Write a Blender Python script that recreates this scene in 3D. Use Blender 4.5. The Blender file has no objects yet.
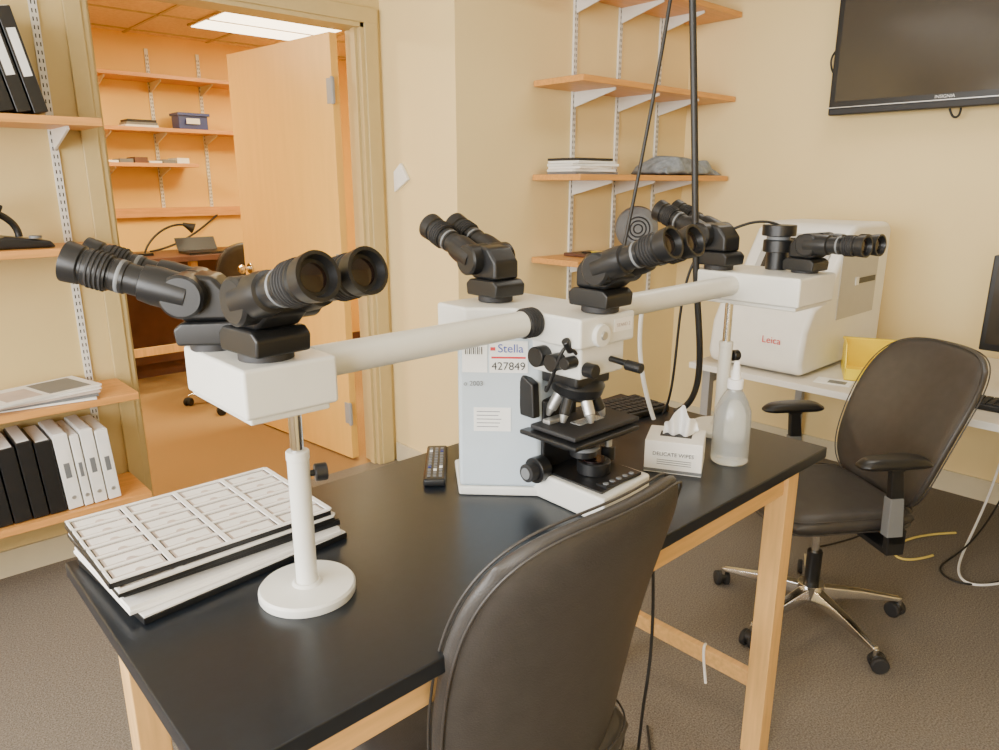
import bpy, bmesh, math, random
from mathutils import Vector, Matrix
random.seed(7)
S=bpy.context.scene
COL=S.collection
# ---------------------------------------------------------------- materials
def newmat(name):
    m=bpy.data.materials.new(name); m.use_nodes=True
    return m,m.node_tree.nodes,m.node_tree.links,m.node_tree.nodes['Principled BSDF']
def mat(name,col,rough=0.5,metal=0,var=0.0,scale=20,bump=0.0,bscale=80,spec=0.5,trans=0,alpha=1,coat=0,stretch=None,emis=None,estr=0):
    m,N,L,b=newmat(name)
    b.inputs['Roughness'].default_value=rough
    b.inputs['Metallic'].default_value=metal
    b.inputs['Specular IOR Level'].default_value=spec
    b.inputs['Transmission Weight'].default_value=trans
    b.inputs['Coat Weight'].default_value=coat
    if emis:
        b.inputs['Emission Color'].default_value=(*emis,1); b.inputs['Emission Strength'].default_value=estr
    tc=N.new('ShaderNodeTexCoord'); mp=N.new('ShaderNodeMapping')
    L.new(tc.outputs['Object'],mp.inputs['Vector'])
    if stretch: mp.inputs['Scale'].default_value=stretch
    n=N.new('ShaderNodeTexNoise'); n.inputs['Scale'].default_value=scale; n.inputs['Detail'].default_value=4
    L.new(mp.outputs['Vector'],n.inputs['Vector'])
    r=N.new('ShaderNodeValToRGB')
    v=max(var,0.02)
    r.color_ramp.elements[0].position=.3; r.color_ramp.elements[1].position=.7
    r.color_ramp.elements[0].color=(*[c*(1-v) for c in col],1)
    r.color_ramp.elements[1].color=(*[min(1,c*(1+v)) for c in col],1)
    L.new(n.outputs['Fac'],r.inputs['Fac']); L.new(r.outputs['Color'],b.inputs['Base Color'])
    if bump>0:
        n2=N.new('ShaderNodeTexNoise'); n2.inputs['Scale'].default_value=bscale; n2.inputs['Detail'].default_value=3
        L.new(tc.outputs['Object'],n2.inputs['Vector'])
        bp=N.new('ShaderNodeBump'); bp.inputs['Strength'].default_value=bump; bp.inputs['Distance'].default_value=.01
        L.new(n2.outputs['Fac'],bp.inputs['Height']); L.new(bp.outputs['Normal'],b.inputs['Normal'])
    return m
M={}
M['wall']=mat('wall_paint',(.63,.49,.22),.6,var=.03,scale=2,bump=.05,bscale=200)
M['wallb']=mat('wall_paint_cream',(.83,.66,.33),.6,var=.02,scale=2,bump=.05,bscale=200)
M['ceil']=mat('ceiling_paint',(.66,.61,.50),.8)
M['far']=mat('far_wall_paint',(.88,.55,.12),.6,var=.04,scale=2)
M['farceil']=mat('far_ceiling_tile',(.82,.62,.36),.8,var=.08,scale=40)
M['carpet']=mat('carpet',(.21,.185,.155),.95,var=.42,scale=190,bump=.45,bscale=380,spec=.1)
M['carpet2']=mat('far_carpet',(.36,.22,.09),.95,var=.3,scale=200,bump=.3,bscale=400,spec=.1)
M['trim']=mat('trim_paint',(.54,.42,.19),.45)
M['base']=mat('baseboard_vinyl',(.64,.57,.40),.5)
M['shelf']=mat('shelf_wood',(.66,.31,.08),.4,var=.12,scale=6,stretch=(1,12,12))
M['maple']=mat('maple_wood',(.76,.46,.17),.4,var=.12,scale=5,stretch=(14,14,1.2))
M['maplex']=mat('maple_rail',(.74,.44,.16),.4,var=.12,scale=5,stretch=(1.2,14,14))
M['door']=mat('door_veneer',(.84,.51,.12),.4,var=.03,scale=4,stretch=(8,8,.8))
M['top']=mat('epoxy_top',(.007,.010,.015),.32,var=.15,scale=60,bump=.02,bscale=500)
M['white']=mat('ivory_enamel',(.74,.74,.69),.33,var=.015)
M['panel']=mat('grey_enamel',(.52,.60,.66),.4,var=.02)
M['black']=mat('black_plastic',(.010,.0105,.0115),.36)
M['blackm']=mat('matte_black',(.02,.02,.022),.6)
M['rubber']=mat('rubber',(.016,.016,.017),.75)
M['lens']=mat('lens_glass',(.010,.004,.004),.12,coat=.2)
M['chrome']=mat('chrome',(.7,.7,.7),.18,metal=1)
M['alu']=mat('aluminium',(.55,.55,.53),.4,metal=.8)
M['std']=mat('shelf_standard_enamel',(.74,.73,.69),.4)
M['leather']=mat('leather',(.044,.040,.037),.42,var=.12,scale=30,bump=.12,bscale=350)
M['paper']=mat('paper',(.85,.85,.82),.7,var=.03)
M['card']=mat('cardboard_white',(.88,.86,.82),.7,var=.03)
M['slot']=mat('slide_slot',(.58,.49,.44),.5,var=.12,scale=9)
M['red']=mat('red_ink',(.6,.02,.03),.5)
M['blue']=mat('blue_ink',(.05,.08,.4),.5)
M['pink']=mat('pink_paper',(.9,.15,.35),.6)
M['yellow']=mat('yellow_plastic',(.95,.72,.005),.35)
M['bluep']=mat('blue_plastic',(.03,.05,.22),.4)
M['desk']=mat('desk_laminate',(.68,.64,.56),.4,var=.04)
M['dev']=mat('device_white',(.80,.79,.74),.35,var=.02)
M['devg']=mat('device_grey',(.33,.33,.33),.4)
M['devp']=mat('device_panel',(.48,.47,.44),.4)
M['screen']=mat('tv_screen',(.05,.043,.034),.12,spec=.6)
M['grey']=mat('grey_plastic',(.16,.17,.18),.45)
M['cloth']=mat('grey_cloth',(.24,.27,.30),.9,var=.25,scale=40,bump=.3)
M['bottle']=mat('bottle_plastic',(.82,.86,.86),.22,trans=.75)
M['tissue']=mat('tissue_paper',(.90,.90,.90),.9)
M['cable']=mat('cable_black',(.012,.012,.012),.5)
M['ycable']=mat('cable_yellow',(.75,.60,.15),.5)
M['brown']=mat('dark_wood',(.12,.05,.03),.5,var=.2,scale=8)
M['lamp']=mat('lamp_diffuser',(1,.9,.7),.5,emis=(1,.86,.58),estr=6)
M['fillw']=mat('fill_panel_white',(1,1,1),.5,emis=(1,.96,.88),estr=.8)  # weak glow for the added ceiling panels of the main room
M['glassw']=mat('window_frame_paint',(.7,.7,.68),.4)
# ---------------------------------------------------------------- helpers
def empty(name,loc=(0,0,0),rz=0,parent=None):
    e=bpy.data.objects.new(name,None); e.empty_display_size=.05
    e.location=loc; e.rotation_euler=(0,0,rz); COL.objects.link(e)
    if parent: e.parent=parent
    return e
def obj(name,bm,m,parent=None,smooth=False,bevel=0,bseg=2,sub=0):
    bmesh.ops.recalc_face_normals(bm,faces=bm.faces)
    me=bpy.data.meshes.new(name); bm.to_mesh(me); bm.free()
    ms=m if isinstance(m,(list,tuple)) else [m]
    for k in ms: me.materials.append(M[k] if isinstance(k,str) else k)
    o=bpy.data.objects.new(name,me); COL.objects.link(o)
    if parent: o.parent=parent
    if smooth:
        for p in me.polygons: p.use_smooth=True
    if bevel>0:
        b=o.modifiers.new('b','BEVEL'); b.width=bevel; b.segments=bseg; b.limit_method='ANGLE'; b.angle_limit=math.radians(35)
        for p in me.polygons: p.use_smooth=True
        w=o.modifiers.new('wn','WEIGHTED_NORMAL'); w.keep_sharp=True
    if sub:
        s=o.modifiers.new('s','SUBSURF'); s.levels=sub; s.render_levels=sub
    return o
def box(name,x0,x1,y0,y1,z0,z1,m,parent=None,bevel=0,bseg=2):
    bm=bmesh.new()
    v=[bm.verts.new((x,y,z)) for x in (x0,x1) for y in (y0,y1) for z in (z0,z1)]
    for f in ((0,1,3,2),(4,6,7,5),(0,4,5,1),(2,3,7,6),(0,2,6,4),(1,5,7,3)):
        bm.faces.new([v[i] for i in f])
    return obj(name,bm,m,parent,bevel=bevel,bseg=bseg)
def prism(name,pts,a0,a1,m,parent=None,axis='z',bevel=0,bseg=2):
    bm=bmesh.new()
    def mk(p,a):
        if axis=='z': return (p[0],p[1],a)
        if axis=='y': return (p[0],a,p[1])
        return (a,p[0],p[1])
    A=[bm.verts.new(mk(p,a0)) for p in pts]; B=[bm.verts.new(mk(p,a1)) for p in pts]
    bm.faces.new(A); bm.faces.new(B[::-1]); n=len(pts)
    for i in range(n): bm.faces.new([A[i],A[(i+1)%n],B[(i+1)%n],B[i]])
    return obj(name,bm,m,parent,bevel=bevel,bseg=bseg)
def lathe(name,prof,m,p0=(0,0,0),d=(0,0,1),parent=None,seg=32,smooth=True):
    d=Vector(d).normalized(); q=d.to_track_quat('Z','Y').to_matrix(); p0=Vector(p0)
    bm=bmesh.new(); rings=[]
    for r,h in prof:
        if r<=1e-6: rings.append([bm.verts.new(p0+q@Vector((0,0,h)))])
        else: rings.append([bm.verts.new(p0+q@Vector((r*math.cos(2*math.pi*i/seg),r*math.sin(2*math.pi*i/seg),h))) for i in range(seg)])
    for a,b in zip(rings,rings[1:]):
        for i in range(seg):
            j=(i+1)%seg
            if len(a)==1 and len(b)==1: continue
            if len(a)==1: bm.faces.new([a[0],b[i],b[j]])
            elif len(b)==1: bm.faces.new([a[i],b[0],a[j]])
            else: bm.faces.new([a[i],a[j],b[j],b[i]])
    o=obj(name,bm,m,parent,smooth=smooth)
    if smooth:
        es=o.modifiers.new('es','EDGE_SPLIT'); es.split_angle=math.radians(32)
    return o
def cyl(name,p0,p1,r,m,parent=None,r2=None,seg=28,ch=.0015):
    p0=Vector(p0);p1=Vector(p1);L=(p1-p0).length; r2=r if r2 is None else r2
    c=min(ch,L*.2,r*.3)
    return lathe(name,[(0,0),(r-c,0),(r,c),(r2,L-c),(r2-c,L),(0,L)],m,p0,p1-p0,parent,seg)
def wire(name,pts,r,m,parent=None,cyclic=False,typ='NURBS'):
    cu=bpy.data.curves.new(name,'CURVE'); cu.dimensions='3D'; cu.bevel_depth=r; cu.bevel_resolution=3; cu.resolution_u=10
    s=cu.splines.new(typ); s.points.add(len(pts)-1)
    for i,p in enumerate(pts): s.points[i].co=(*p,1)
    if typ=='NURBS': s.order_u=4; s.use_endpoint_u=True
    s.use_cyclic_u=cyclic
    cu.materials.append(M[m]); o=bpy.data.objects.new(name,cu); COL.objects.link(o)
    if parent:o.parent=parent
    return o
def text(name,body,size,m,loc,rot,parent=None):
    cu=bpy.data.curves.new(name,'FONT'); cu.body=body; cu.size=size; cu.extrude=.0003; cu.align_x='CENTER'; cu.align_y='CENTER'
    cu.materials.append(M[m]); o=bpy.data.objects.new(name,cu); COL.objects.link(o); o.location=loc; o.rotation_euler=rot
    if parent:o.parent=parent
    return o
# ---------------------------------------------------------------- camera
cam=bpy.data.cameras.new('camera'); co=bpy.data.objects.new('camera',cam); COL.objects.link(co)
cam.sensor_width=36; cam.lens=25.95; cam.clip_start=.02
co.location=(0,0,1.52); co.rotation_euler=(math.radians(90-14.86),0,math.radians(47.4-90))
S.camera=co
# ---------------------------------------------------------------- room
YL=3.24; XA=2.18; YB=2.66; XR=4.0; H=2.75; X0=-1.8; Y0=-1.8; FY=6.1
box('floor',X0-.1,XR+.1,Y0-.1,YL+.06,-.1,0,'carpet')
box('floor_far_room',-1.2,4.6,YL+.06,FY+.1,-.1,0,'carpet2')
box('ceiling',X0-.1,XR+.1,Y0-.1,YL+.06,H,H+.1,'ceil')
DX0,DX1,DZ=.845,2.08,2.27
wl=empty('wall_left')
box('left_part',X0-.1,DX0,YL,YL+.12,0,H,'wall',wl)
box('right_part',DX1,XA+.05,YL,YL+.12,0,H,'wall',wl)
box('over_door',DX0,DX1,YL,YL+.12,DZ,H,'wall',wl)
wb=empty('wall_bumpout')
box('bumpout_core',XA,XR+.1,YB,YL+.12,0,H,'wallb',wb)
box('wall_right',XR,XR+.1,Y0-.1,YB,0,H,'wallb')
box('wall_back',X0-.1,XR+.1,Y0-.1,Y0,0,H,'wallb')
ww=empty('wall_window_side')
WY0,WY1,WZ0,WZ1=-1.3,2.5,.9,2.45
box('below',X0-.1,X0,Y0,YL,0,WZ0,'wallb',ww); box('above',X0-.1,X0,Y0,YL,WZ1,H,'wallb',ww)
box('side_a',X0-.1,X0,Y0,WY0,WZ0,WZ1,'wallb',ww); box('side_b',X0-.1,X0,WY1,YL,WZ0,WZ1,'wallb',ww)
wn=empty('window_1')
for i in range(5):
    y=WY0+i*(WY1-WY0)/4; box('mullion_%d'%i,X0-.08,X0-.02,y-.03,y+.03,WZ0,WZ1,'glassw',wn)
box('sill',X0-.1,X0+.06,WY0,WY1,WZ0-.03,WZ0,'glassw',wn)
# far room shell
box('wall_far_back',-1.2,4.6,FY,FY+.1,0,2.6,'far')
box('wall_far_left',-1.3,-1.2,YL+.12,FY+.1,0,2.6,'far')
box('wall_far_right',4.6,4.7,YL+.12,FY+.1,0,2.6,'far')
fc=empty('ceiling_far_room')
box('tiles',-1.3,4.7,YL+.12,FY+.1,2.6,2.7,'farceil',fc)
for i in range(9): box('grid_x_%d'%i,-1.2+i*.61,-1.18+i*.61,YL+.12,FY,2.592,2.6,'trim',fc)
for i in range(5): box('grid_y_%d'%i,-1.2,4.6,3.5+i*.61,3.52+i*.61,2.592,2.6,'trim',fc)
for i,(x,y) in enumerate(((2.55,5.20),(2.62,4.15),(.6,4.8))):
    e=empty('ceiling_light_panel' if i==0 else 'ceiling_light_panel.%03d'%i)
    box('diffuser',x-.42,x+.42,y-.30,y-.03,2.58,2.59,'lamp',e); box('diffuser_b',x-.42,x+.42,y+.03,y+.30,2.58,2.59,'lamp',e)
    box('rim',x-.44,x+.44,y-.32,y+.32,2.585,2.6,'trim',e)
# baseboards
box('baseboard_left',X0,DX0-.06,YL-.012,YL,0,.11,'base')
box('baseboard_bumpout_side',XA-.012,XA,YB-.012,YL-.02,0,.11,'base')
box('baseboard_bumpout_front',XA-.012,XR,YB-.012,YB,0,.11,'base')
box('baseboard_right',XR-.012,XR,Y0,YB-.012,0,.11,'base')
box('baseboard_far',-1.2,4.6,FY-.012,FY,0,.11,'brown')
# door frame + door
df=empty('trim_1')
def frame(x0,x1,side):
    box('casing_'+side,x0,x1,YL-.02,YL,0,DZ+.07,'trim',df,bevel=.004)
frame(DX0-.06,DX0,'l'); frame(DX1,DX1+.075,'r')
box('casing_top',DX0-.06,DX1+.075,YL-.022,YL,DZ,DZ+.07,'trim',df,bevel=.004)
box('jamb_l',DX0,DX0+.02,YL-.01,YL+.13,0,DZ,'trim',df); box('jamb_r',DX1-.02,DX1,YL-.01,YL+.13,0,DZ,'trim',df)
box('jamb_top',DX0,DX1,YL-.01,YL+.13,DZ-.02,DZ,'trim',df)
box('stop_r',DX1-.035,DX1-.02,YL+.02,YL+.06,0,DZ-.02,'trim',df)
box('stop_l',DX0+.02,DX0+.035,YL+.02,YL+.06,0,DZ-.02,'trim',df)
dr=empty('door_1',(DX1-.055,YL+.14,0),math.radians(96.0))
box('leaf',.01,1.00,-.001,.044,.012,DZ-.03,'door',dr,bevel=.002)
for i,z in enumerate((.28,1.1,1.97)):
    box('hinge_leaf_%d'%i,-.012,.05,.044,.049,z-.06,z+.06,'devg',dr)
    cyl('hinge_pin_%d'%i,(-.002,.052,z-.065),(-.002,.052,z+.065),.009,'devg',dr)
for s,y in ((1,.044),(-1,-.001)):
    cyl('rose_%d'%(s+1),(.93,y,1.02),(.93,y+s*.012,1.02),.032,'chrome',dr)
    cyl('neck_%d'%(s+1),(.93,y,1.02),(.93,y+s*.05,1.02),.011,'chrome',dr)
    lathe('knob_%d'%(s+1),[(0,0),(.018,0),(.028,.012),(.028,.025),(.018,.036),(0,.038)],'chrome',(.93,y+s*.045,1.02),(0,s,0),dr)
# shelves
def shelfunit(name,x0,x1,ywall,depth,zs,stds,zb,zt,xend=None,thick=.028):
    e=empty(name)
    for i,z in enumerate(zs):
        xe=x1 if not xend or xend[i] is None else xend[i]
        box('shelf_%d'%i,x0,xe,ywall-depth,ywall-.012,z-thick,z,'shelf',e,bevel=.002)
        for j,x in enumerate(stds):
            if x<xe: prism('bracket_%d_%d'%(i,j),[(ywall-.014,z-thick-.075),(ywall-.014,z-thick),(ywall-depth+.05,z-thick),(ywall-depth+.05,z-thick-.012)],x-.004,x+.004,'std',e,axis='x')
    for j,x in enumerate(stds):
        box('standard_%d'%j,x-.013,x+.013,ywall-.012,ywall-.0005,zb,zt,'std',e)
        z=zb+.03
        bmm=bmesh.new()
        while z<zt-.03:
            for dx in (-.006,.006):
                v=[bmm.verts.new((x+dx+a*.002,ywall-.0125,z+b*.007)) for a,b in ((-1,-1),(1,-1),(1,1),(-1,1))]
                bmm.faces.new(v)
            z+=.028
        obj('slots_%d'%j,bmm,'blackm',e)
    return e
fs=shelfunit('far_wall_shelf',.6,2.66,FY,.3,[2.29,1.92,1.67],[1.62,2.0,2.38],1.3,2.5,[None,None,2.2])
e=empty('work_counter')
box('top',.4,3.2,5.45,FY-.02,.97,1.01,'brown',e,bevel=.003); box('backrail',.4,3.2,FY-.05,FY-.013,1.27,1.34,'shelf',e)
for i,x in enumerate((.5,1.25,1.95,2.7)):
    box('leg_%d'%i,x,x+.05,5.5,5.56,0,.97,'maple',e)
box('stretcher',.5,2.75,5.52,5.55,.3,.36,'maple',e)
box('panel',.5,2.7,FY-.06,FY-.03,.12,.97,'brown',e)
e=empty('storage_bin'); box('body',2.1,2.32,5.85,6.0,1.921,2.04,'bluep',e,bevel=.006); box('lip',2.09,2.33,5.83,6.01,2.02,2.04,'bluep',e); box('label',2.15,2.25,5.828,5.83,1.96,2.0,'paper',e)
e=empty('paper_stack'); [box('sheet_%d'%i,1.72+.01*i,1.95-.005*i,5.85,6.02,1.921+i*.018,1.938+i*.018,['paper','grey','blackm'][i],e) for i in range(3)]
e=empty('magazine_row')
for i in range(6): box('m_%d'%i,1.55+i*.1,1.64+i*.1,5.83,6.02,1.671,1.686+.012*(i%3),['paper','grey','brown','paper','grey','paper'][i],e)
e=empty('desk_lamp'); cyl('foot',(1.7,5.7,1.011),(1.7,5.7,1.03),.06,'black',e); wire('neck',[(1.7,5.7,1.03),(1.75,5.72,1.15),(1.9,5.7,1.25),(2.0,5.65,1.22)],.008,'black',e); lathe('shade',[(.012,0),(.02,.03),(.04,.08)],'black',(1.98,5.66,1.23),(1,-.2,-.5),e)
e=empty('laptop'); box('deck',1.95,2.25,5.5,5.73,1.011,1.028,'black',e); prism('lid',[(5.73,1.028),(5.79,1.12),(5.798,1.12),(5.74,1.026)],1.95,2.25,'black',e,axis='x')
wire('wall_cord',[(2.45,6.08,1.3),(2.3,6.0,1.22),(2.1,5.95,1.05),(1.8,5.9,1.02)],.008,'cable')
# ---------------------------------------------------------------- main wall shelves
shelfunit('wall_shelf',-.5,.79,YL,.30,[1.745,1.30,.735,.315],[-.2,.69],.05,2.5)
ws=shelfunit('wall_shelf.001',2.66,XR-.012,YB,.33,[2.45,2.005,1.565,1.155],[2.96,3.32,3.69],.75,2.7,[None,None,3.97,3.2])
def binder(e,n,x,w,y0,y1,z0,h,m,lean=0,label=True):
    b=empty(n,(x,0,z0),0,e); b.rotation_euler=(0,lean,0)
    box('cover',0,w,y0,y1,0,h,m,b,bevel=.003)
    if label: box('label',w*.2,w*.8,y0-.001,y0,h*.35,h*.8,'paper' if m!='paper' else 'card',b)
    if m=='paper':
        box('spine_mark',w*.3,w*.7,y0-.0015,y0,h*.42,h*.62,'grey',b); cyl('ring',(w/2,y0-.001,h*.15),(w/2,y0+.001,h*.15),.008,'alu',b)
    box('pages',w*.12,w*.88,y0+.01,y1-.005,h-.004,h+.002,'paper',b)
e=empty('binder_row')
x=.155
for i,(w,m) in enumerate([(.05,'paper'),(.055,'black'),(.05,'black'),(.055,'black'),(.05,'black'),(.055,'black'),(.05,'paper'),(.03,'paper'),(.045,'paper'),(.045,'paper')]):
    binder(e,'binder_%d'%i,x,w,2.965,3.2,.318,.30-.012*(i%2),m,-.06,label=(m=='paper')); x+=w+.005
e=empty('binder_row.001')
for i in range(6):
    binder(e,'binder_%d'%i,.34+i*.05,.044,2.965,3.2,1.750,.33,'black',-.2)
e=empty('magazine_stack')
for i in range(5):
    b=empty('mag_%d'%i,(.48,3.07,.737+i*.008),.1*(i-1.5),e); box('pages',-.18,.18,-.11,.11,0,.007,['paper','grey','slot','card','paper'][i],b)
    if i==4: box('cover_print',-.14,-.02,-.08,.06,.007,.0075,'slot',b); box('cover_photo',.0,.15,-.09,.09,.007,.0075,'grey',b)
e=empty('webcam_stand')
prism('base',[(.40,1.302),(.60,1.302),(.585,1.325),(.45,1.345),(.41,1.33)],2.99,3.12,'black',e,axis='y',bevel=.008)
wire('arm',[(.50,3.05,1.34),(.50,3.05,1.39),(.46,3.04,1.42),(.40,3.02,1.44)],.012,'black',e); prism('head',[(.32,1.40),(.44,1.41),(.46,1.45),(.36,1.47)],2.98,3.08,'black',e,axis='y',bevel=.008)
cyl('button',(.54,3.0,1.335),(.54,3.0,1.345),.02,'grey',e)
e=empty('document_stack')
for i in range(6):
    b=empty('doc_%d'%i,(2.86,2.49,1.566+i*.013),random.uniform(-.18,.18),e); box('sheets',-.15,.15-.02*(i%3),-.1,.1,0,.0115,['grey','paper','card','paper','paper','blackm'][i],b)
e=empty('notebook'); box('cover',2.83,3.03,2.41,2.58,1.157,1.172,'brown',e,bevel=.002); box('sticker',2.95,3.0,2.44,2.5,1.172,1.177,'yellow',e); box('sticker_b',2.88,2.92,2.47,2.5,1.172,1.178,'black',e)
def cloth(name,x0,x1,y0,y1,z,h,m,seed,pw=4):
    random.seed(seed); bm=bmesh.new(); n=44; g=[]
    ph=[(random.uniform(10,34),random.uniform(8,22),random.uniform(0,6)) for _ in range(6)]
    for i in range(n+1):
        row=[]
        for j in range(n+1):
            a=i/n;b=j/n
            env=max(0,1-(abs(2*a-1))**(pw*2))*max(0,1-(abs(2*b-1))**(pw*2))
            w=sum(math.sin(p[0]*a+p[1]*b+p[2]) for p in ph)/6
            row.append(bm.verts.new((x0+(x1-x0)*a+.012*math.sin(b*13)*env,y0+(y1-y0)*b+.010*math.sin(a*17),z+.002+env*h*max(.12,(.60+.75*w+.22*math.sin(a*3.6+.6)))))) 
        g.append(row)
    for i in range(n):
        for j in range(n): bm.faces.new([g[i][j],g[i+1][j],g[i+1][j+1],g[i][j+1]])
    bv=[g[i][0] for i in range(n+1)]+[g[n][j] for j in range(1,n+1)]+[g[i][n] for i in range(n-1,-1,-1)]+[g[0][j] for j in range(n-1,0,-1)]
    bm.faces.new(bv)
    return obj(name,bm,m,smooth=True,sub=1)
cloth('folded_jacket',3.38,3.95,2.35,2.60,1.566,.10,'cloth',5)
e=empty('wall_shelf.002'); box('board',3.205,3.6,YB-.32,YB-.012,1.127,1.155,'shelf',e,bevel=.002)
e=empty('desk_fan'); cyl('base',(3.3,2.49,1.156),(3.3,2.49,1.18),.08,'grey',e); cyl('stem',(3.3,2.49,1.18),(3.3,2.49,1.24),.02,'grey',e)
lathe('housing',[(0,0),(.08,0),(.115,.03),(.12,.06),(.10,.09),(.04,.10),(0,.10)],'grey',(3.30,2.46,1.28),(.7,.7,.05),e)
for i in range(3): lathe('grille_%d'%i,[(.02+.02*i,.0),(.024+.02*i,-.004),(.028+.02*i,0)],'blackm',(3.30,2.46,1.28),(.7,.7,.05),e)
e=empty('wall_thermostat'); prism('plate',[(3.02,1.54),(3.14,1.48),(3.14,1.58),(3.08,1.62)],XA-.02,XA-.001,'paper',e,axis='x',bevel=.003)
# ---------------------------------------------------------------- TV
e=empty('wall_tv')
TX=3.86; TY0,TY1=.55,1.73; TZ0,TZ1=1.855,2.56
box('cabinet',TX,TX+.05,TY0,TY1,TZ0,TZ1,'black',e,bevel=.008)
box('screen',TX-.002,TX+.001,TY0+.03,TY1-.03,TZ0+.065,TZ1-.03,'screen',e)
box('speaker_strip',TX-.006,TX,TY0+.01,TY1-.01,TZ0+.003,TZ0+.03,'blackm',e,bevel=.003)
box('bottom_trim',TX-.008,TX+.002,TY0,TY1,TZ0+.034,TZ0+.038,'alu',e)
box('mount',TX+.05,XR-.001,1.0,1.3,2.0,2.4,'black',e)
text('maker_mark','INSIGNIA',.020,'alu',(TX-.004,1.2,TZ0+.051),(math.pi/2,0,-math.pi/2),e)
wire('tv_cord',[(TX+.06,1.70,2.2),(3.97,1.79,2.18),(3.96,1.80,2.1),(3.96,1.74,2.03),(TX+.06,1.66,2.05)],.005,'cable',e)
wire('tv_cord_b',[(TX+.05,1.2,1.9),(3.93,1.19,1.83),(3.93,1.16,1.80),(3.93,1.14,1.84),(TX+.05,1.15,1.9)],.005,'cable',e)
# ---------------------------------------------------------------- lab table
TZ=.893; tx0,tx1,ty0,ty1=.203,1.726,.682,1.323
t=empty('lab_table')
box('epoxy_top',tx0,tx1,ty0,ty1,TZ-.028,TZ,'top',t,bevel=.003)
L=.055
for i,(x,y) in enumerate(((tx0+.05,ty0+.04),(tx1-.05-L,ty0+.04),(tx0+.05,ty1-.04-L),(tx1-.05-L,ty1-.04-L))):
    box('leg_%d'%i,x,x+L,y,y+L,0,TZ-.028,'maple',t,bevel=.003)
for i,y in enumerate((ty0+.05,ty1-.07)):
    box('apron_long_%d'%i,tx0+.05+L,tx1-.05-L,y,y+.022,TZ-.028-.085,TZ-.028,'maplex',t,bevel=.002)
for i,x in enumerate((tx0+.06,tx1-.085)):
    box('apron_short_%d'%i,x,x+.022,ty0+.04+L,ty1-.04-L,TZ-.113,TZ-.028,'maplex',t,bevel=.002)
    box('stretcher_short_%d'%i,x,x+.025,ty0+.04+L,ty1-.04-L,.19,.235,'maplex',t,bevel=.002)
wire('zip_tie',[(1.665,.93,.235),(1.65,.925,.242),(1.637,.92,.24),(1.634,.915,.20),(1.636,.91,.17),(1.628,.90,.14)],.004,'tissue',t)
# ---------------------------------------------------------------- microscope
ms=empty('multi_head_microscope')
def head(n,loc,az,elev=25,k=1.0):
    e=empty(n,loc,math.radians(az),ms); e.scale=(k,k,k)
    cyl('dovetail',(0,0,-.002),(0,0,.012),.036,'blackm',e)
    prism('foot',[(-.045,.01),(.045,.01),(.048,.034),(.036,.044),(-.036,.044),(-.048,.034)],-.04,.04,'black',e,axis='y',bevel=.004)
    prism('prism_body',[(-.036,.044),(.034,.044),(.06,.066),(.055,.095),(.022,.112),(-.012,.108),(-.036,.08)],-.033,.033,'black',e,axis='y',bevel=.007,bseg=3)
    el=math.radians(elev); d=Vector((math.cos(el),0,math.sin(el)))
    for s in (-1,1):
        cyl('swing_disc_%d'%s,(.028,s*.002,.083),(.028,s*.058,.083),.031,'black',e,ch=.004)
        p=Vector((.022,s*.034,.083))
        lathe('tube_%d'%s,[(0,0),(.027,0),(.028,.045),(.026,.062),(.0215,.064),(.0215,.082),(.0235,.083),(.0235,.10),(.022,.101),(.022,.104),(.0255,.105),(.0265,.135),(.024,.137),(.024,.140),(.0270,.142),(.0285,.160),(.0285,.163),(.024,.163),(.021,.152),(.0,.152)],'black',p,d,e)
        for h in (.108,.114,.120,.126): lathe('knurl_%d_%d'%(s,int(h*1000)),[(.026,h),(.0278,h+.001),(.0278,h+.003),(.026,h+.004)],'rubber',p,d,e)
        lathe('band_%d'%s,[(.0235,.088),(.0239,.089),(.0239,.092),(.0235,.093)],'grey',p,d,e)
        lathe('lens_%d'%s,[(.0,.1545),(.010,.1540),(.0165,.1525)],'lens',p,d,e)
    return e
Zb=1.285
head('observer_head_a',(.40,1.06,Zb),146,18)
head('observer_head_b',(.425,.945,Zb),-84,15,1.06)
head('observer_head_c',(1.0,1.10,Zb+.003),90,22)
head('observer_head_d',(1.06,.87,Zb+.003),-89,20)
head('observer_head_e',(1.66,.98,Zb+.027),86,21)
head('observer_head_f',(1.755,.80,Zb+.022),-97,2,.88)
def endbox(n,x0,x1,y0,y1,px,py,zt):
    e=empty(n,parent=ms)
    prism('housing',[(x0,y0),(x1,y0),(x1,y1),(x0+.02,y1),(x0,y1-.02)],zt-.07,zt,'white',e,bevel=.006,bseg=3)
    prism('underside',[(x0+.01,y0+.01),(x1-.01,y0+.01),(x1-.01,y1-.01),(x0+.01,y1-.01)],zt-.08,zt-.069,'white',e,bevel=.003)
    lathe('post_base',[(0,0),(.074,0),(.075,.002),(.075,.012),(.072,.016),(.024,.018),(.02,.022),(0,.022)],'white',(px,py,TZ+.0005),(0,0,1),e,48)
    cyl('post_sleeve',(px,py,TZ+.018),(px,py,TZ+.235),.0165,'white',e)
    cyl('post_rod',(px,py,TZ+.235),(px,py,zt-.075),.010,'chrome',e)
    cyl('post_collar',(px,py,TZ+.225),(px,py,TZ+.24),.0175,'white',e)
    cyl('lock_knob_stem',(px,py,TZ+.20),(px+.03,py-.01,TZ+.20),.005,'black',e)
    cyl('lock_knob',(px+.022,py-.007,TZ+.20),(px+.04,py-.013,TZ+.20),.014,'black',e)
endbox('left_station',.365,.505,.89,1.12,.465,.955,Zb)
endbox('right_station',1.62,1.81,.745,1.04,1.64,.93,Zb+.025)
BZ=1.266
cyl('bridge_tube_left',(.50,.955,BZ-.004),(.975,.95,BZ),.0255,'white',ms,r2=.0245)
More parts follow.
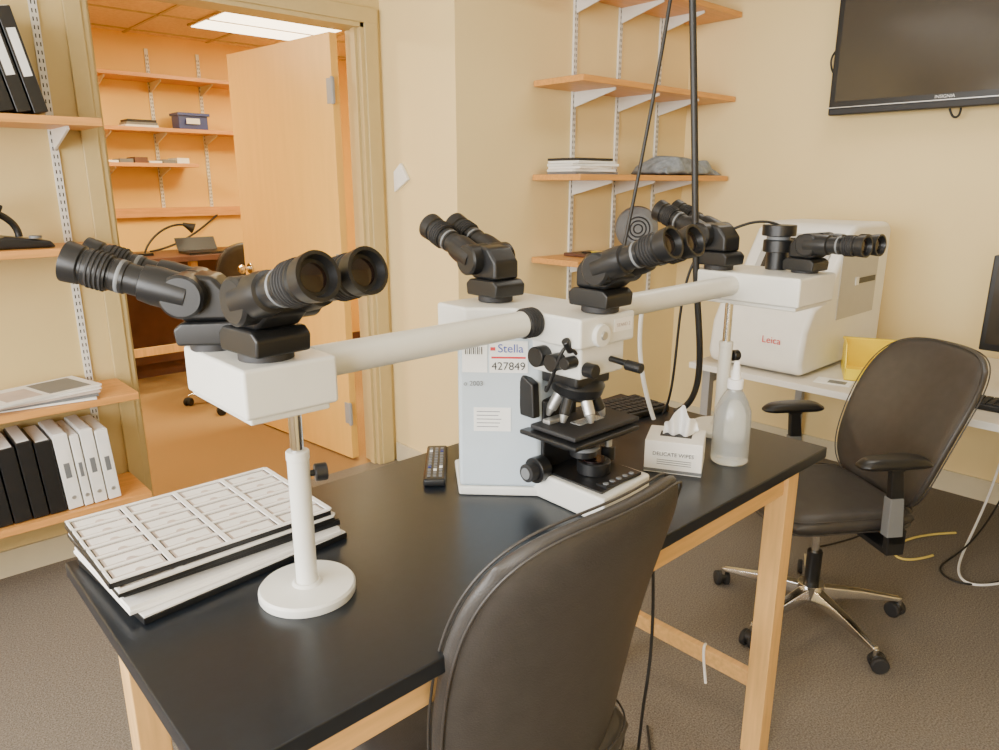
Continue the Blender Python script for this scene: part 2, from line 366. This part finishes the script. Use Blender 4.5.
cyl('bridge_ring_left',(.93,.95,BZ),(.965,.95,BZ),.0275,'black',ms)
for i in range(4): lathe('ring_rib_%d'%i,[(.027,0),(.029,.001),(.029,.004),(.027,.005)],'rubber',(.934+.007*i,.95,BZ),(1,0,0),ms)
cyl('bridge_tube_right',(1.12,.945,BZ),(1.64,.92,BZ+.012),.0245,'white',ms)
cx,cy=1.765,.88; Zc=Zb+.024
cyl('camera_port',(cx,cy,Zc),(cx,cy,Zc+.05),.026,'black',ms)
cyl('camera_body',(cx,cy,Zc+.045),(cx,cy,Zc+.075),.036,'black',ms)
cyl('camera_neck',(cx,cy,Zc+.075),(cx,cy,Zc+.085),.028,'grey',ms)
cyl('camera_cap',(cx,cy,Zc+.085),(cx,cy,Zc+.112),.041,'black',ms)
# stand
T1=TZ+.0005
prism('foot',[(.985,.782),(1.155,.80),(1.15,.99),(.99,.99)],T1,TZ+.055,'white',ms,bevel=.006,bseg=3)
prism('foot_top',[(1.0,.80),(1.14,.815),(1.14,.96),(1.0,.96)],TZ+.055,TZ+.06,'black',ms,bevel=.002)
prism('rear_base',[(.877,1.078),(.993,.958),(1.12,.98),(1.15,1.09),(1.09,1.2),(.965,1.2)],T1,TZ+.02,'white',ms,bevel=.004)
prism('column',[(.879,1.077),(.994,.960),(1.11,.99),(1.14,1.09),(1.08,1.19),(.97,1.19)],TZ+.02,1.228,'panel',ms,bevel=.008,bseg=3)
prism('head_block',[(.965,.835),(1.125,.835),(1.13,1.17),(.90,1.17),(.90,1.08),(.965,1.01)],1.228,Zb,'white',ms,bevel=.006,bseg=3)
prism('arm',[(.985,.85),(1.115,.85),(1.12,1.08),(.98,1.08)],1.165,1.23,'white',ms,bevel=.006,bseg=3)
cyl('condenser_lens_ring',(1.07,.88,TZ+.06),(1.07,.88,TZ+.085),.034,'black',ms)
cyl('field_lens',(1.07,.88,TZ+.085),(1.07,.88,TZ+.088),.024,'lens',ms)
for i in range(5): cyl('foot_button_%d'%i,(1.03+.02*i,.815,TZ+.06),(1.03+.02*i,.815,TZ+.066),.006,'grey',ms)
box('foot_control_plate',1.02,1.13,.805,.83,TZ+.058,TZ+.064,'black',ms)
box('focus_block',1.0,1.10,.955,1.01,TZ+.05,1.10,'black',ms,bevel=.005)
for s,x in ((-1,1.0),(1,1.10)):
    cyl('coarse_knob_%d'%s,(x,.955,TZ+.065),(x+s*.028,.955,TZ+.065),.027,'black',ms)
    cyl('fine_knob_%d'%s,(x+s*.028,.955,TZ+.065),(x+s*.05,.955,TZ+.065),.019,'rubber',ms)
    cyl('knob_end_%d'%s,(x+s*.05,.955,TZ+.065),(x+s*.052,.955,TZ+.065),.012,'grey',ms)
box('stage_bracket',1.02,1.09,.91,.97,1.0,1.035,'black',ms,bevel=.003)
box('stage_base',.955,1.15,.83,.98,1.035,1.045,'black',ms,bevel=.003)
box('stage_plate',.97,1.17,.845,.965,1.047,1.057,'blackm',ms,bevel=.003)
box('slide_glass',1.03,1.105,.885,.911,1.058,1.0595,'bottle',ms)
box('slide_clip',.99,1.04,.93,.95,1.057,1.066,'alu',ms,bevel=.002)
cyl('stage_control',(1.14,.90,.96),(1.14,.90,1.04),.008,'alu',ms); cyl('stage_control_knob',(1.14,.90,.955),(1.14,.90,.985),.015,'black',ms)
cyl('condenser',(1.06,.90,.985),(1.06,.90,1.034),.028,'black',ms); cyl('condenser_ring',(1.06,.90,1.0),(1.06,.90,1.008),.033,'grey',ms)
box('nose_mount',1.0,1.10,.87,.98,1.14,1.168,'black',ms,bevel=.006)
lathe('nosepiece',[(0,0),(.035,0),(.05,.012),(.054,.03),(.048,.04),(.03,.05),(0,.05)],'black',(1.05,.915,1.11),(0,-.15,1),ms)
for i in range(6):
    a=math.radians(i*60+15); px,py=1.05+.03*math.cos(a),.915+.03*math.sin(a); tx,ty=1.05+.05*math.cos(a),.915+.05*math.sin(a)
    cyl('objective_%d'%i,(px,py,1.12),(tx,ty,1.082),.0125,'black' if i%2 else 'alu',ms,r2=.011)
    cyl('objective_tip_%d'%i,(tx,ty,1.084),(tx+.006*math.cos(a),ty+.006*math.sin(a),1.068),.009,'alu',ms,r2=.005)
for i,(y,z,r) in enumerate(((.90,1.195,.017),(.94,1.20,.02),(.865,1.20,.012))):
    cyl('arm_knob_%d'%i,(.985,y,z),(.955,y,z),r,'black',ms)
cyl('arm_lever',(1.07,.85,1.195),(1.075,.80,1.19),.006,'black',ms); cyl('arm_lever_knob',(1.07,.81,1.19),(1.072,.775,1.188),.010,'black',ms)
cyl('port_disc',(1.02,.85,1.25),(1.02,.826,1.25),.022,'white',ms); cyl('port_screw',(1.02,.827,1.25),(1.02,.822,1.25),.008,'alu',ms)
cyl('arm_front_knob',(1.0,.85,1.185),(1.0,.825,1.185),.014,'black',ms)
wire('lamp_cord',[(.985,.86,1.215),(.965,.87,1.24),(.955,.875,1.21),(.965,.90,1.17),(.975,.93,1.12),(1.0,.95,1.13)],.0035,'cable',ms)
cyl('lamp_plug',(.975,.865,1.222),(.955,.862,1.245),.008,'black',ms)
prism('side_handle',[(.95,1.07),(.99,1.07),(1.0,1.13),(.985,1.155),(.955,1.14)],.965,.985,'black',ms,axis='x',bevel=.004)
box('filter_slider',1.125,1.135,.87,.93,1.17,1.2,'black',ms)
box('model_plate',1.06,1.115,.8335,.8345,1.25,1.275,'card',ms)
text('model_text','STAND 2',.010,'slot',(1.087,.833,1.262),(math.pi/2,0,0),ms)
pd=Vector((.994-.879,.960-1.077,0)); PL=pd.length; ang=math.atan2(pd.y,pd.x)
pn=empty('panel_labels',(.879,1.077,0),ang,ms)
def stick(n,a0,a1,z0,z1,m,off=.0012): return box(n,a0,a1,-off,.0,z0,z1,m,pn)
stick('asset_label',.062,.138,1.158,1.222,'paper',.0022)
text('asset_name','Stella',.024,'blue',(.104,-.003,1.207),(math.pi/2,0,0),pn)
text('asset_no','427849',.0225,'blackm',(.100,-.003,1.171),(math.pi/2,0,0),pn)
stick('red_dash',.064,.074,1.203,1.210,'red',.0026); stick('red_line',.066,.134,1.187,1.191,'red',.0026)
stick('barcode_label',.008,.058,1.158,1.222,'paper')
for i in range(9): stick('bar_%d'%i,.014+i*.004,.014+i*.004+(.001 if i%2 else .002),1.195,1.21,'black',.0018)
stick('care_label',.03,.105,1.035,1.085,'paper')
for i in range(5): stick('print_%d'%i,.036,.08+.003*(i%3),1.044+i*.008,1.0455+i*.008,'grey',.0016)
text('round_mark','o 2003',.014,'grey',(.03,-.002,1.135),(math.pi/2,0,0),pn)
# ---------------------------------------------------------------- slide trays
for k in range(5):
    rz=[.10,.05,-.02,.03,0.0][k]; dz=TZ+.0005+k*.0135
    e=empty('slide_tray' if k==0 else 'slide_tray.%03d'%k,(.40+[.012,.006,.018,0,-.004][k],1.205+[-.02,-.012,.008,-.004,0][k],dz),rz)
    box('board',-.182,.182,-.132,.132,0,.006 if k%2 else .010,'black' if k!=1 else 'card',e,bevel=.001)
    if k in (1,3,4): box('liner',-.180,.180,-.130,.130,.006,.010,'card',e)
    if k>=3:
        for i in range(5):
            xx=-.18+i*.09; box('rib_x_%d'%i,xx-.004 if i else xx,xx+.004,-.13,.13,.010,.013,'card',e)
        for j in range(7):
            yy=-.13+j*.0433; box('rib_y_%d'%j,-.18,.18,yy-.0035,yy+.0035,.010,.0128,'card',e)
        for i in range(4):
            for j in range(6):
                xa=-.173+i*.09; ya=-.124+j*.0433
                box('slot_%d_%d'%(i,j),xa,xa+.076,ya,ya+.031,.010,.0106,'slot',e)
                box('slide_%d_%d'%(i,j),xa+.004,xa+.072,ya+.004,ya+.027,.0106,.0112,'card',e)
                cyl('notch_%d_%d'%(i,j),(xa+.038,ya+.003,.0108),(xa+.038,ya+.003,.0122),.007,'slot',e,seg=12)
    else: box('cover',-.18,.18,-.13,.13,.010,.0125,'card' if k!=2 else 'black',e)
e=empty('remote_control',(.93,1.225,TZ+.0003),math.radians(47.4-90+3))
box('body',-.024,.024,-.105,.105,.0,.018,'black',e,bevel=.005)
for j in range(11):
    for i in range(3):
        box('key_%d_%d'%(i,j),-.016+i*.0125,-.009+i*.0125,-.09+j*.0165,-.082+j*.0165,.018,.0205,['grey','paper','grey','bluep'][(i*3+j)%4] if j in(2,3,9) else 'grey',e)
e=empty('tissue_box',(1.345,.868,TZ+.0003),math.radians(-61.5))
box('carton',-.063,.063,-.055,.055,0,.075,'card',e,bevel=.002)
box('side_print',-.0635,.0635,-.0555,.0555,.003,.010,'grey',e)
box('label',-.045,.05,-.0565,-.055,.018,.052,'paper',e)
text('brand_text','DELICATE WIPES',.012,'blackm',(0,-.057,.046),(math.pi/2,0,0),e)
for i in range(3): box('rule_%d'%i,-.035,.04,-.0570,-.0565,.022+i*.005,.0235+i*.005,'grey',e)
box('opening',-.035,.035,-.018,.018,.0751,.0755,'blackm',e)
bm=bmesh.new(); n=14; g=[]
for i in range(n+1):
    row=[]
    for j in range(9):
        a=i/n*2-1;b=j/8
        row.append(bm.verts.new((a*.03*(1+.3*b)+.01*b,.010*math.sin(a*7+b*2)*(1+b),.074+b*.07*(1-.75*abs(a)**1.3)+.005*math.sin(a*11)*b)))
    g.append(row)
for i in range(n):
    for j in range(8): bm.faces.new([g[i][j],g[i+1][j],g[i+1][j+1],g[i][j+1]])
o=obj('tissue',bm,'tissue',e,smooth=True,sub=1); sd=o.modifiers.new('sd','SOLIDIFY'); sd.thickness=.001
e=empty('wash_bottle',(1.466,.80,TZ+.0003))
lathe('body',[(0,0),(.038,0),(.042,.004),(.042,.10),(.040,.125),(.030,.150),(.020,.167),(.017,.172),(.017,.180),(0,.180)],'bottle',parent=e,seg=40)
cyl('cap',(0,0,.176),(0,0,.198),.018,'tissue',e); cyl('tip',(0,0,.198),(0,0,.24),.011,'tissue',e,r2=.006)
# keyboard on table
e=empty('computer_keyboard',(1.575,1.20,TZ+.0005),math.radians(-8))
box('case',-.17,.12,-.07,.07,0,.018,'black',e,bevel=.004)
for i in range(14):
    for j in range(5): box('key_%d_%d'%(i,j),-.162+i*.0195,-.146+i*.0195,-.06+j*.024,-.041+j*.024,.018,.022,'blackm',e)
# hanging cables
wire('hanging_power_cable',[(1.53,1.10,2.75),(1.56,1.08,2.3),(1.584,1.056,1.936),(1.612,1.03,1.48),(1.625,1.02,1.25),(1.655,1.0,1.05),(1.67,1.03,.93),(1.66,1.08,.905)],.0085,'cable')
wire('hanging_data_cable',[(1.60,1.06,2.75),(1.57,1.08,2.2),(1.548,1.09,1.936),(1.527,1.109,1.74),(1.496,1.138,1.445),(1.45,1.16,1.2),(1.44,1.18,1.0),(1.46,1.2,.925)],.0045,'cable')
wire('camera_cable',[(cx,cy,Zc+.11),(cx-.03,cy+.03,Zc+.13),(1.68,.97,1.41),(1.62,1.03,1.36),(1.61,1.06,1.2),(1.63,1.07,.95),(1.63,1.10,.90)],.0035,'cable')
wire('white_cable',[(1.54,1.12,1.22),(1.53,1.13,1.1),(1.54,1.11,1.0),(1.56,1.08,.905)],.006,'tissue')
# ---------------------------------------------------------------- chairs
def cushion(name,fn,th,m,parent,N=18,sq=5,piping=True):
    bm=bmesh.new(); F={};Bk={}
    def sqm(a,b):
        mm=max(abs(a),abs(b))
        if mm<1e-9: return 0,0,0
        L=(abs(a)**sq+abs(b)**sq)**(1/sq)
        return a*mm/L,b*mm/L,mm
    for i in range(N+1):
        for j in range(N+1):
            a=i/N*2-1;b=j/N*2-1
            a2,b2,mm=sqm(a,b)
            c,nv=fn(a2,b2)
            t=th/2*math.sqrt(max(0,1-mm**7))
            edge=i in(0,N) or j in(0,N)
            F[i,j]=bm.verts.new(Vector(c)+Vector(nv)*t)
            Bk[i,j]=F[i,j] if edge else bm.verts.new(Vector(c)-Vector(nv)*t)
    for i in range(N):
        for j in range(N):
            bm.faces.new([F[i,j],F[i+1,j],F[i+1,j+1],F[i,j+1]])
            q=[Bk[i,j],Bk[i,j+1],Bk[i+1,j+1],Bk[i+1,j]]
            try: bm.faces.new(q)
            except ValueError: pass
    o=obj(name,bm,m,parent,smooth=True,sub=2)
    if piping:
        for side in (1,-1):
            pts=[]
            for k in range(64):
                A=2*math.pi*k/64; a=math.cos(A);b=math.sin(A); mx=max(abs(a),abs(b)); a/=mx;b/=mx
                a2,b2,_=sqm(a*.955,b*.955); c,nv=fn(a2,b2)
                t=th/2*math.sqrt(1-.955**7)
                pts.append(Vector(c)+Vector(nv)*side*(t*1.0))
            wire(name+'_seam_%d'%(side+1),pts,.0022,'leather',parent,cyclic=True)
    return o
def chair(name,loc,rz,seat_z,bt,bb,arms,star0,wtop=.235,lean=.10,y0=-.215,spine=True):
    e=empty(name,loc,rz)
    def seat(a,b):
        return (a*.245,b*.24+.01,seat_z+.012*a*a-.03*max(0,b-.4)**1.5),(0,0,1)
    cushion('seat',seat,.085,'leather',e)
    def back(a,b):
        u=(b+1)/2
        w=wtop*(.82+.24*math.sin(math.pi*min(1,u*.62+.08)))
        y=y0-lean*u+.03*math.sin(u*math.pi)+.06*a*a
        z=bb+(bt-bb)*u - .012*a*a*u
        return (a*w,y,z),(0,1,.15)
    cushion('backrest',back,.06,'leather',e,N=20,sq=4.5)
    yb=y0-.04
    prism('back_spine',[(-.02,seat_z-.075),(-.02,seat_z-.05),(yb,seat_z-.04),(yb-.01,bb+.07),(yb-.03,bb+.07),(yb-.025,seat_z-.07)],-.035,.035,'black',e,axis='x',bevel=.004)
    box('mechanism',-.09,.09,-.12,.10,seat_z-.10,seat_z-.042,'black',e,bevel=.012)
    cyl('gas_cylinder',(0,0,.16),(0,0,seat_z-.09),.014,'chrome',e); cyl('gas_sleeve',(0,0,.09),(0,0,max(.2,seat_z-.2)),.026,'black',e)
    cyl('lever',(.08,0,seat_z-.07),(.24,.02,seat_z-.08),.005,'black',e)
    cyl('hub',(0,0,.075),(0,0,.135),.045,'chrome',e)
    for i in range(5):
        a=math.radians(star0+72*i)-rz; c,s=math.cos(a),math.sin(a)
        bm=bmesh.new(); R=.32; rings=[]
        for r,w,z0,z1 in ((.03,.026,.08,.125),(.18,.020,.078,.108),(R,.014,.068,.082)):
            rings.append([bm.verts.new((r*c-q*s,r*s+q*c,z)) for q,z in ((-w,z0),(w,z0),(w*.7,z1),(-w*.7,z1))])
        for A,B in zip(rings,rings[1:]):
            for k in range(4): bm.faces.new([A[k],A[(k+1)%4],B[(k+1)%4],B[k]])
        bm.faces.new(rings[0]); bm.faces.new(rings[-1][::-1])
        obj('star_leg_%d'%i,bm,'chrome',e,bevel=.004)
        px,py=R*c,R*s; tw=a+.7+i; tcx,tcy=math.cos(tw),math.sin(tw)
        cyl('caster_stem_%d'%i,(px,py,.05),(px,py,.078),.008,'chrome',e)
        for q in (-1,1):
            cyl('caster_wheel_%d_%d'%(i,q),(px+tcx*.006*q+tcy*.012,py+tcy*.006*q-tcx*.012,.0285),(px+tcx*.026*q+tcy*.012,py+tcy*.026*q-tcx*.012,.0285),.0282,'rubber',e,ch=.004)
        cyl('caster_hood_%d'%i,(px-tcx*.012+tcy*.01,py-tcy*.012-tcx*.01,.036),(px+tcx*.012+tcy*.01,py+tcy*.012-tcx*.01,.036),.0235,'black',e)
    if arms:
        for s in (-1,1):
            x=s*.285; az=seat_z+.245; o=-.04
            prism('arm_post_%d'%s,[(o-.06,seat_z-.03),(o+.0,seat_z-.03),(o+.02,az-.03),(o+.05,az-.005),(o-.05,az-.005),(o-.02,az-.03)],x-.012,x+.012,'black',e,axis='x',bevel=.004)
            prism('arm_sleeve_%d'%s,[(o-.045,seat_z-.0),(o+.01,seat_z-.0),(o+.015,seat_z+.13),(o-.03,seat_z+.13)],x-.017,x+.017,'grey',e,axis='x',bevel=.003)
            box('arm_link_%d'%s,min(s*.10,x),max(s*.10,x),o-.06,o,seat_z-.065,seat_z-.045,'black',e,bevel=.003)
            box('arm_drop_%d'%s,x-.012,x+.012,o-.06,o,seat_z-.065,seat_z+.02,'black',e,bevel=.003)
            def pad(a,b,x=x,az=az): return (x+a*.045*(1-.12*b),b*.13-.03,az-.012*abs(b)**3+.004*(1-a*a)),(0,0,1)
            cushion('arm_pad_%d'%s,pad,.034,'black',e,N=10,sq=3,piping=False)
    return e
chair('office_chair',(.765,.885,0),0.02,.50,1.097,.47,False,20,wtop=.240,lean=.13,y0=-.19)
chair('office_chair.001',(2.395,.945,0),math.radians(56),.46,1.01,.46,True,99,wtop=.25,lean=.20,y0=-.225)
chair('task_chair',(1.98,4.95,0),math.radians(20),.62,1.16,.70,False,10)
# ---------------------------------------------------------------- right bench
b=empty('side_desk')
bx0,bx1,by0,by1,bz=2.86,XR-.015,-.9,1.80,.72
box('worktop',bx0,bx1,by0,by1,bz-.03,bz,'desk',b,bevel=.004)
box('edge_band',bx0-.003,bx0,by0,by1,bz-.028,bz-.002,'dev',b)
for i,(x,y) in enumerate(((bx0+.05,by1-.08),(bx1-.08,by1-.08),(bx0+.05,by0+.1),(bx1-.08,by0+.1),(bx1-.08,.5))):
    box('leg_%d'%i,x,x+.04,y,y+.04,0,bz-.03,'devg',b,bevel=.003)
box('rail_back',bx1-.06,bx1-.04,by0+.1,by1-.06,bz-.13,bz-.03,'devg',b)
box('rail_side',bx0+.07,bx1-.07,by1-.07,by1-.05,bz-.1,bz-.03,'devg',b)
d=empty('slide_scanner')
zt=bz+.63
prof=[(2.93,bz+.009),(3.69,bz+.009),(3.73,bz+.05),(3.73,zt-.03),(3.69,zt),(3.34,zt),(3.27,zt-.03),(3.08,bz+.33),(2.98,bz+.29),(2.925,bz+.20),(2.905,bz+.06)]
prism('body',prof,1.30,1.74,'dev',d,axis='y',bevel=.024,bseg=4)
for i,(x,y) in enumerate(((3.0,1.35),(3.0,1.66),(3.62,1.35),(3.62,1.66))): cyl('foot_%d'%i,(x,y,bz),(x,y,bz+.012),.02,'rubber',d)
A=(3.08,bz+.33); sx,sz=3.27-3.08,(zt-.03)-(bz+.33); sl=math.hypot(sx,sz); nx,nz=-sz/sl,sx/sl
def slp(u,o): return (A[0]+sx*u+nx*o, A[1]+sz*u+nz*o)
prism('screen_bezel',[slp(.08,-.002),slp(.92,-.002),slp(.92,.012),slp(.08,.012)],1.35,1.67,'devp',d,axis='y',bevel=.004)
prism('screen',[slp(.16,.011),slp(.84,.011),slp(.84,.0135),slp(.16,.0135)],1.38,1.64,'screen',d,axis='y')
prism('pink_note',[slp(.55,.0135),slp(.80,.0135),slp(.80,.0145),slp(.55,.0145)],1.40,1.47,'pink',d,axis='y')
box('side_panel',3.20,3.60,1.297,1.301,bz+.22,bz+.52,'devp',d,bevel=.001)
box('side_slot',3.40,3.58,1.294,1.298,bz+.365,bz+.39,'black',d)
box('side_latch',3.36,3.39,1.292,1.298,bz+.36,bz+.395,'dev',d)
text('front_mark','Leica',.042,'red',(2.909,1.44,bz+.15),(math.pi/2,0,-math.pi/2),d)
# yellow bin
e=empty('yellow_bin',(3.22,1.13,bz+.001),math.radians(25))
W,D,HH=.11,.135,.135
box('bottom',-D,D,-W,W,0,.004,'yellow',e)
box('back',D-.004,D,-W,W,0,HH,'yellow',e); box('front',-D,-D+.004,-W,W,0,.05,'yellow',e)
for s in (-1,1): prism('side_%d'%s,[(-D,0),(D,0),(D,HH),(-D*.3,HH),(-D,.05)],s*W-.002,s*W+.002,'yellow',e,axis='y')
box('rim',D-.012,D+.008,-W-.006,W+.006,HH-.008,HH,'yellow',e)
e=empty('power_adapter',(2.96,1.02,bz+.0005),math.radians(30)); box('brick',-.04,.04,-.03,.03,0,.05,'black',e,bevel=.005); box('plug',.04,.06,-.012,.012,.008,.026,'grey',e)
e=empty('paper_sheet',(2.99,1.19,bz+.0005),.2); box('sheet',-.05,.05,-.07,.07,0,.002,'paper',e); box('photo',-.03,.02,-.05,.02,.002,.0025,'grey',e)
e=empty('computer_keyboard.001',(3.07,.47,bz+.0005),0); box('case',-.07,.07,-.22,.24,0,.02,'black',e,bevel=.004)
for i in range(5):
    for j in range(18): box('key_%d_%d'%(i,j),-.06+i*.024,-.041+i*.024,-.21+j*.0245,-.19+j*.0245,.02,.026,'blackm',e)
e=empty('computer_monitor'); box('panel',3.36,3.40,.20,.785,bz+.15,bz+.53,'black',e,bevel=.006); box('screen',3.357,3.361,.22,.765,bz+.18,bz+.51,'screen',e); box('stem',3.40,3.44,.45,.53,bz+.01,bz+.35,'black',e); box('foot',3.3,3.52,.35,.63,bz,bz+.015,'black',e,bevel=.004)
cloth('crumpled_wrapper',3.5,3.72,.84,.98,bz,.08,'tissue',9,2)
e=empty('desk_supplies',(3.62,1.16,bz+.0005)); box('notepad',-.08,.08,-.06,.06,0,.04,'paper',e,bevel=.002); box('tray',-.02,.1,-.13,-.07,0,.05,'devg',e,bevel=.004)
# floor cables
wire('floor_cable',[(3.85,.62,.68),(3.78,.62,.45),(3.6,.66,.12),(3.3,.70,.006),(3.1,.75,.006),(3.0,.65,.006),(3.15,.5,.006),(3.4,.5,.006),(3.7,.5,.02)],.004,'cable')
wire('floor_cable.001',[(3.5,.78,.006),(3.35,.90,.006),(3.10,.95,.006),(3.02,.84,.006),(3.2,.78,.006)],.005,'ycable')
wire('floor_cable.002',[(3.6,.95,.68),(3.55,.92,.4),(3.4,.9,.1),(3.1,1.05,.006),(2.9,1.15,.006)],.004,'cable')
wire('floor_cable.003',[(3.9,.72,.68),(3.75,.70,.3),(3.5,.72,.01),(3.1,.68,.006),(3.0,.58,.006),(3.3,.45,.006),(3.7,.40,.006)],.005,'tissue')
wire('table_cable',[(1.12,.76,.80),(1.12,.74,.6),(1.08,.74,.45),(1.12,.76,.3),(1.06,.78,.12),(1.10,.80,.01),(1.22,.75,.006),(1.5,1.0,.006)],.0035,'cable')
wire('table_cable.001',[(1.25,.95,.006),(1.2,.85,.006),(1.12,.78,.006),(1.2,.70,.006),(1.30,.78,.006),(1.22,.86,.006)],.006,'cable')
e=empty('power_strip',(1.22,.90,0.001),.5); box('case',-.15,.15,-.025,.025,0,.035,'black',e,bevel=.004)
for i in range(4): cyl('outlet_%d'%i,(-.1+i*.06,0,.035),(-.1+i*.06,0,.037),.016,'grey',e)
# ---------------------------------------------------------------- unseen glowing ceiling panels, added to main room for fill
for i,(x,y) in enumerate(((1.0,.3),(2.9,1.2),(.9,2.2))):
    e=empty('added_ceiling_panel' if i==0 else 'added_ceiling_panel.%03d'%i)
    box('rim',x-.62,x+.62,y-.32,y+.32,H-.02,H-.001,'glassw',e); box('diffuser',x-.58,x+.58,y-.28,y+.28,H-.024,H-.02,'fillw',e)
# ---------------------------------------------------------------- lights
def area(n,loc,rot,sx,sy,p,col):
    l=bpy.data.lights.new(n,'AREA'); l.shape='RECTANGLE'; l.size=sx; l.size_y=sy; l.energy=p; l.color=col
    o=bpy.data.objects.new(n,l); COL.objects.link(o); o.location=loc; o.rotation_euler=rot; return o
area('window_daylight',(X0-.15,.6,1.68),(0,-math.pi/2,0),1.5,3.7,310,(1,.975,.94))
area('added_ceiling_fill',(1.0,.3,H-.04),(0,0,0),1.1,.5,5,(1,.95,.87))  # soft fill added from above, source out of view
area('added_ceiling_fill.001',(2.9,1.2,H-.04),(0,0,0),1.1,.5,12,(1,.95,.85))  # second added overhead fill, also out of view
area('far_room_light',(2.62,4.15,2.56),(0,0,0),.6,.5,70,(1,.82,.5))
area('far_room_light.001',(.6,4.8,2.56),(0,0,0),.6,.5,70,(1,.82,.5))
w=bpy.data.worlds.new('world'); S.world=w; w.use_nodes=True
bg=w.node_tree.nodes['Background']; sky=w.node_tree.nodes.new('ShaderNodeTexSky'); sky.sky_type='NISHITA'; sky.sun_disc=False; sky.sun_elevation=math.radians(35)
w.node_tree.links.new(sky.outputs['Color'],bg.inputs['Color']); bg.inputs['Strength'].default_value=.12
